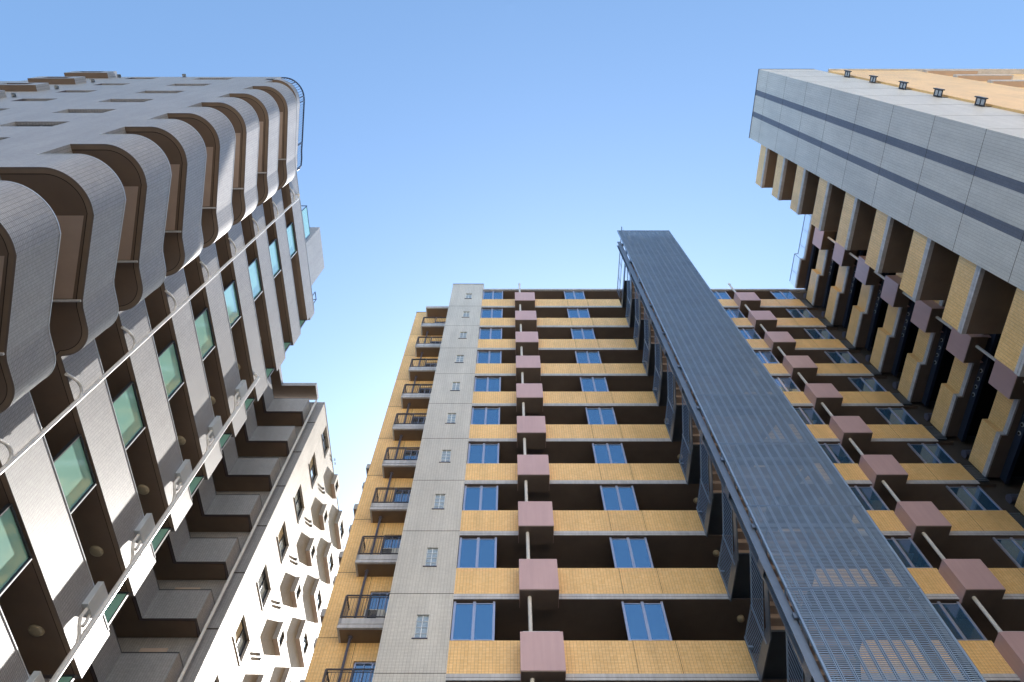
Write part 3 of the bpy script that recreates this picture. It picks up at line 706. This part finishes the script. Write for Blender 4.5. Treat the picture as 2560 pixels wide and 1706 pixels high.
# one storey of stairs: landing at floor level, flight up to a half landing, flight back
x0s, x1s, xm1, xm2 = 6.78, 9.1, 7.9, 8.0
LZ = .21; YA = 14.9; YBq = 12.7; rise = F / 2
def inc(m, x0, x1, ya_, za_, yb_, zb_, t):
    P = [(ya_, za_), (yb_, zb_), (yb_, zb_ + t), (ya_, za_ + t)]
    A = [(x0, *p) for p in P]; B = [(x1, *p) for p in P]
    m.quad(A); m.quad(B[::-1])
    for i in range(4): m.quad([A[i], B[i], B[(i+1) % 4], A[(i+1) % 4]])
    return m
flm = mesh('landing', 'steeld', MB().box(x0s, x1s, YA, YP + .1, LZ - .06, LZ))
flh = mesh('half_landing', 'steeld', MB().box(x0s, x1s, 11.95, YBq, LZ + rise - .06, LZ + rise))
tr = MB(); NT = 8
for i in range(NT):
    y = YA - (i + 1) * (YA - YBq) / NT; z = LZ + (i + 1) * rise / (NT + 1)
    tr.box(x0s + .05, xm1, y, y + .30, z - .03, z).box(x0s + .05, xm1, y + .28, y + .30, z - .15, z - .03)
    y2 = YBq + i * (YA - YBq) / NT; z2_ = LZ + rise + (i + 1) * rise / (NT + 1)
    tr.box(xm2, x1s - .05, y2, y2 + .30, z2_ - .03, z2_).box(xm2, x1s - .05, y2, y2 + .02, z2_ - .15, z2_ - .03)
trm = mesh('stair_treads', 'soffit2', tr)
sg = MB()
sg.box(x0s - .04, x0s, YA, YP - .03, -.12, LZ + .06)
inc(sg, x0s - .04, x0s, YA, -.12, YBq, rise - .12, .33).box(x0s - .04, x0s, 12.2, YBq, rise - .12, rise + .22)
sg2 = [inc(MB(), xm1, xm1 + .03, YA, -.05, YBq, rise - .05, .25), inc(MB(), xm2 - .03, xm2, YBq, rise - .05, YA, F - .05, .25), inc(MB(), x1s, x1s + .04, YBq, rise - .12, YA, F - .12, .33).box(x1s, x1s + .04, YA, YP - .03, F - .12, F + LZ + .06)]
sg2 = [mesh('stringer', 'steel', m_) for m_ in sg2]
sgm = mesh('stringer', 'steel', sg)
gr_ = MB(); xg = x0s - .025
def gline(z_, r): 
    gr_.cyl((xg, YP - .1, LZ + z_), (xg, YA + .25, LZ + z_), r, 6).cyl((xg, YA + .25, LZ + z_), (xg, YBq, LZ + rise + z_ - .02), r, 6)
gline(1.15, .022); gline(.12, .012)
y = YP - .1
while y > YBq - .4:
    zb_ = LZ + (0 if y > YA + .25 else min(rise, (YA + .25 - y) / (YA + .25 - YBq) * rise))
    gr_.cyl((xg, y, zb_ + .12), (xg, y, zb_ + 1.14), .008, 5); y -= .115
for y in (YP - .12, YA + .3, 13.8, YBq): 
    zb_ = LZ + (0 if y > YA + .25 else (YA + .25 - y) / (YA + .25 - YBq) * rise)
    gr_.box(xg - .03, xg - .0, y - .03, y + .03, zb_ - .2, zb_ + 1.15)
for y in (16.2,): gr_.box(xg - .12, xg, y - .04, y + .04, .75, .82)
gdm = mesh('guardrail', 'barm', gr_)
for k in range(0, 14):
    z = S(k)
    if k > 0 or 1:
        o = part('landing', flm, ST, (0, 0, z))
        part('half_landing', flh, ST, (0, 0, z)) if k > 0 else None
        if k > 0:
            part('stair_treads', trm, o)
            for m_ in sg2: part('stringer', m_, o)
        part('stringer', sgm if k > 0 else mesh('stringer_top', 'steel', MB().box(x0s - .04, x0s, 12.2, YP - .03, -.12, LZ + .06)), o)
        part('guardrail', gdm, o) if k > 0 else None
        if k > 0: part('tie_beam', tie, ST, (0, 0, z + .7))
tg = MB(); railrun(tg, (x0s - .02, 16.4), (x0s - .02, 12.2), 0, 1.1, .12); railrun(tg, (x0s - .02, 16.4), (x1s, 16.4), 0, 1.1, .12)
P1('top_guardrail', 'steel', tg, ST, (0, 0, S(0) + 1.2))

# =================================================================== ADDED BUILDING BEHIND THE CAMERA, UNSEEN, BOUNCES SUN ONTO THE SHADED FACADES
BOUNCE = root('apartment_building', 'long cream building added behind the viewer, unseen, to bounce sunlight', 'building', (34, -50, G))
H = [(x, x + 1.8, z, z + 1.4) for x in range(-18, 68, 6) for z in range(1, 34, 3)]
P1('facade', 'cream', MB().holes('y', -45, -20, 70, G, 36, H, -.15), BOUNCE)
P1('wall', 'cream', MB().box(-20, 70, -60, -45.16, G, 35.9), BOUNCE)
P1('roof_coping', 'band', MB().box(-20.1, 70.1, -60.1, -44.95, 36, 36.15), BOUNCE)
om = mesh('window_row', 'winGl', MB().box(0, 1.8, -45.155, -45.14, 0, 1.4))
for x in range(-18, 68, 6):
    for z in range(1, 34, 3): part('window', om, BOUNCE, (x, 0, z)) if x % 12 == 0 else None

# =================================================================== WORLD, SUN, CAMERA
sun_dir = Vector((.127, .769, .626)).normalized()
elev = math.asin(sun_dir.z); azim = math.atan2(sun_dir.x, sun_dir.y)
w = bpy.data.worlds.new('World'); SC.world = w; w.use_nodes = True
nt = w.node_tree; bg = nt.nodes['Background']
sky = nt.nodes.new('ShaderNodeTexSky'); sky.sky_type = 'NISHITA'; sky.sun_disc = False
sky.sun_elevation = elev; sky.sun_rotation = azim; sky.air_density = 1.1; sky.dust_density = 1.2; sky.ozone_density = 3.0; sky.altitude = 20
tn = nt.nodes.new('ShaderNodeVectorMath'); tn.operation = 'MULTIPLY'; tn.inputs[1].default_value = (.87, .99, .99)
nt.links.new(sky.outputs[0], tn.inputs[0]); nt.links.new(tn.outputs[0], bg.inputs['Color']); bg.inputs['Strength'].default_value = .105
sl = bpy.data.lights.new('sun', 'SUN'); sl.energy = 5; sl.angle = math.radians(.5); sl.color = (1, .95, .88)
so = bpy.data.objects.new('sun', sl); COL.objects.link(so); so.location = sun_dir * 100
so.rotation_euler = sun_dir.to_track_quat('Z', 'Y').to_euler()
cam = bpy.data.cameras.new('camera'); co = bpy.data.objects.new('camera', cam); COL.objects.link(co)
cam.sensor_width = 36; cam.lens = 1769 / 2560 * 36; cam.shift_x = 4 / 2560; cam.clip_start = .05; cam.clip_end = 3000
co.location = (0, 0, 0); co.rotation_euler = (math.radians(90) + math.atan(1769 / 842), 0, 0)
SC.camera = co
SC.view_settings.view_transform = 'Standard'; SC.view_settings.look = 'None'; SC.view_settings.gamma = 1; SC.view_settings.exposure = 1.68
SC.render.resolution_x = 1024; SC.render.resolution_y = 682
SC.cycles.max_bounces = 8; SC.cycles.diffuse_bounces = 5
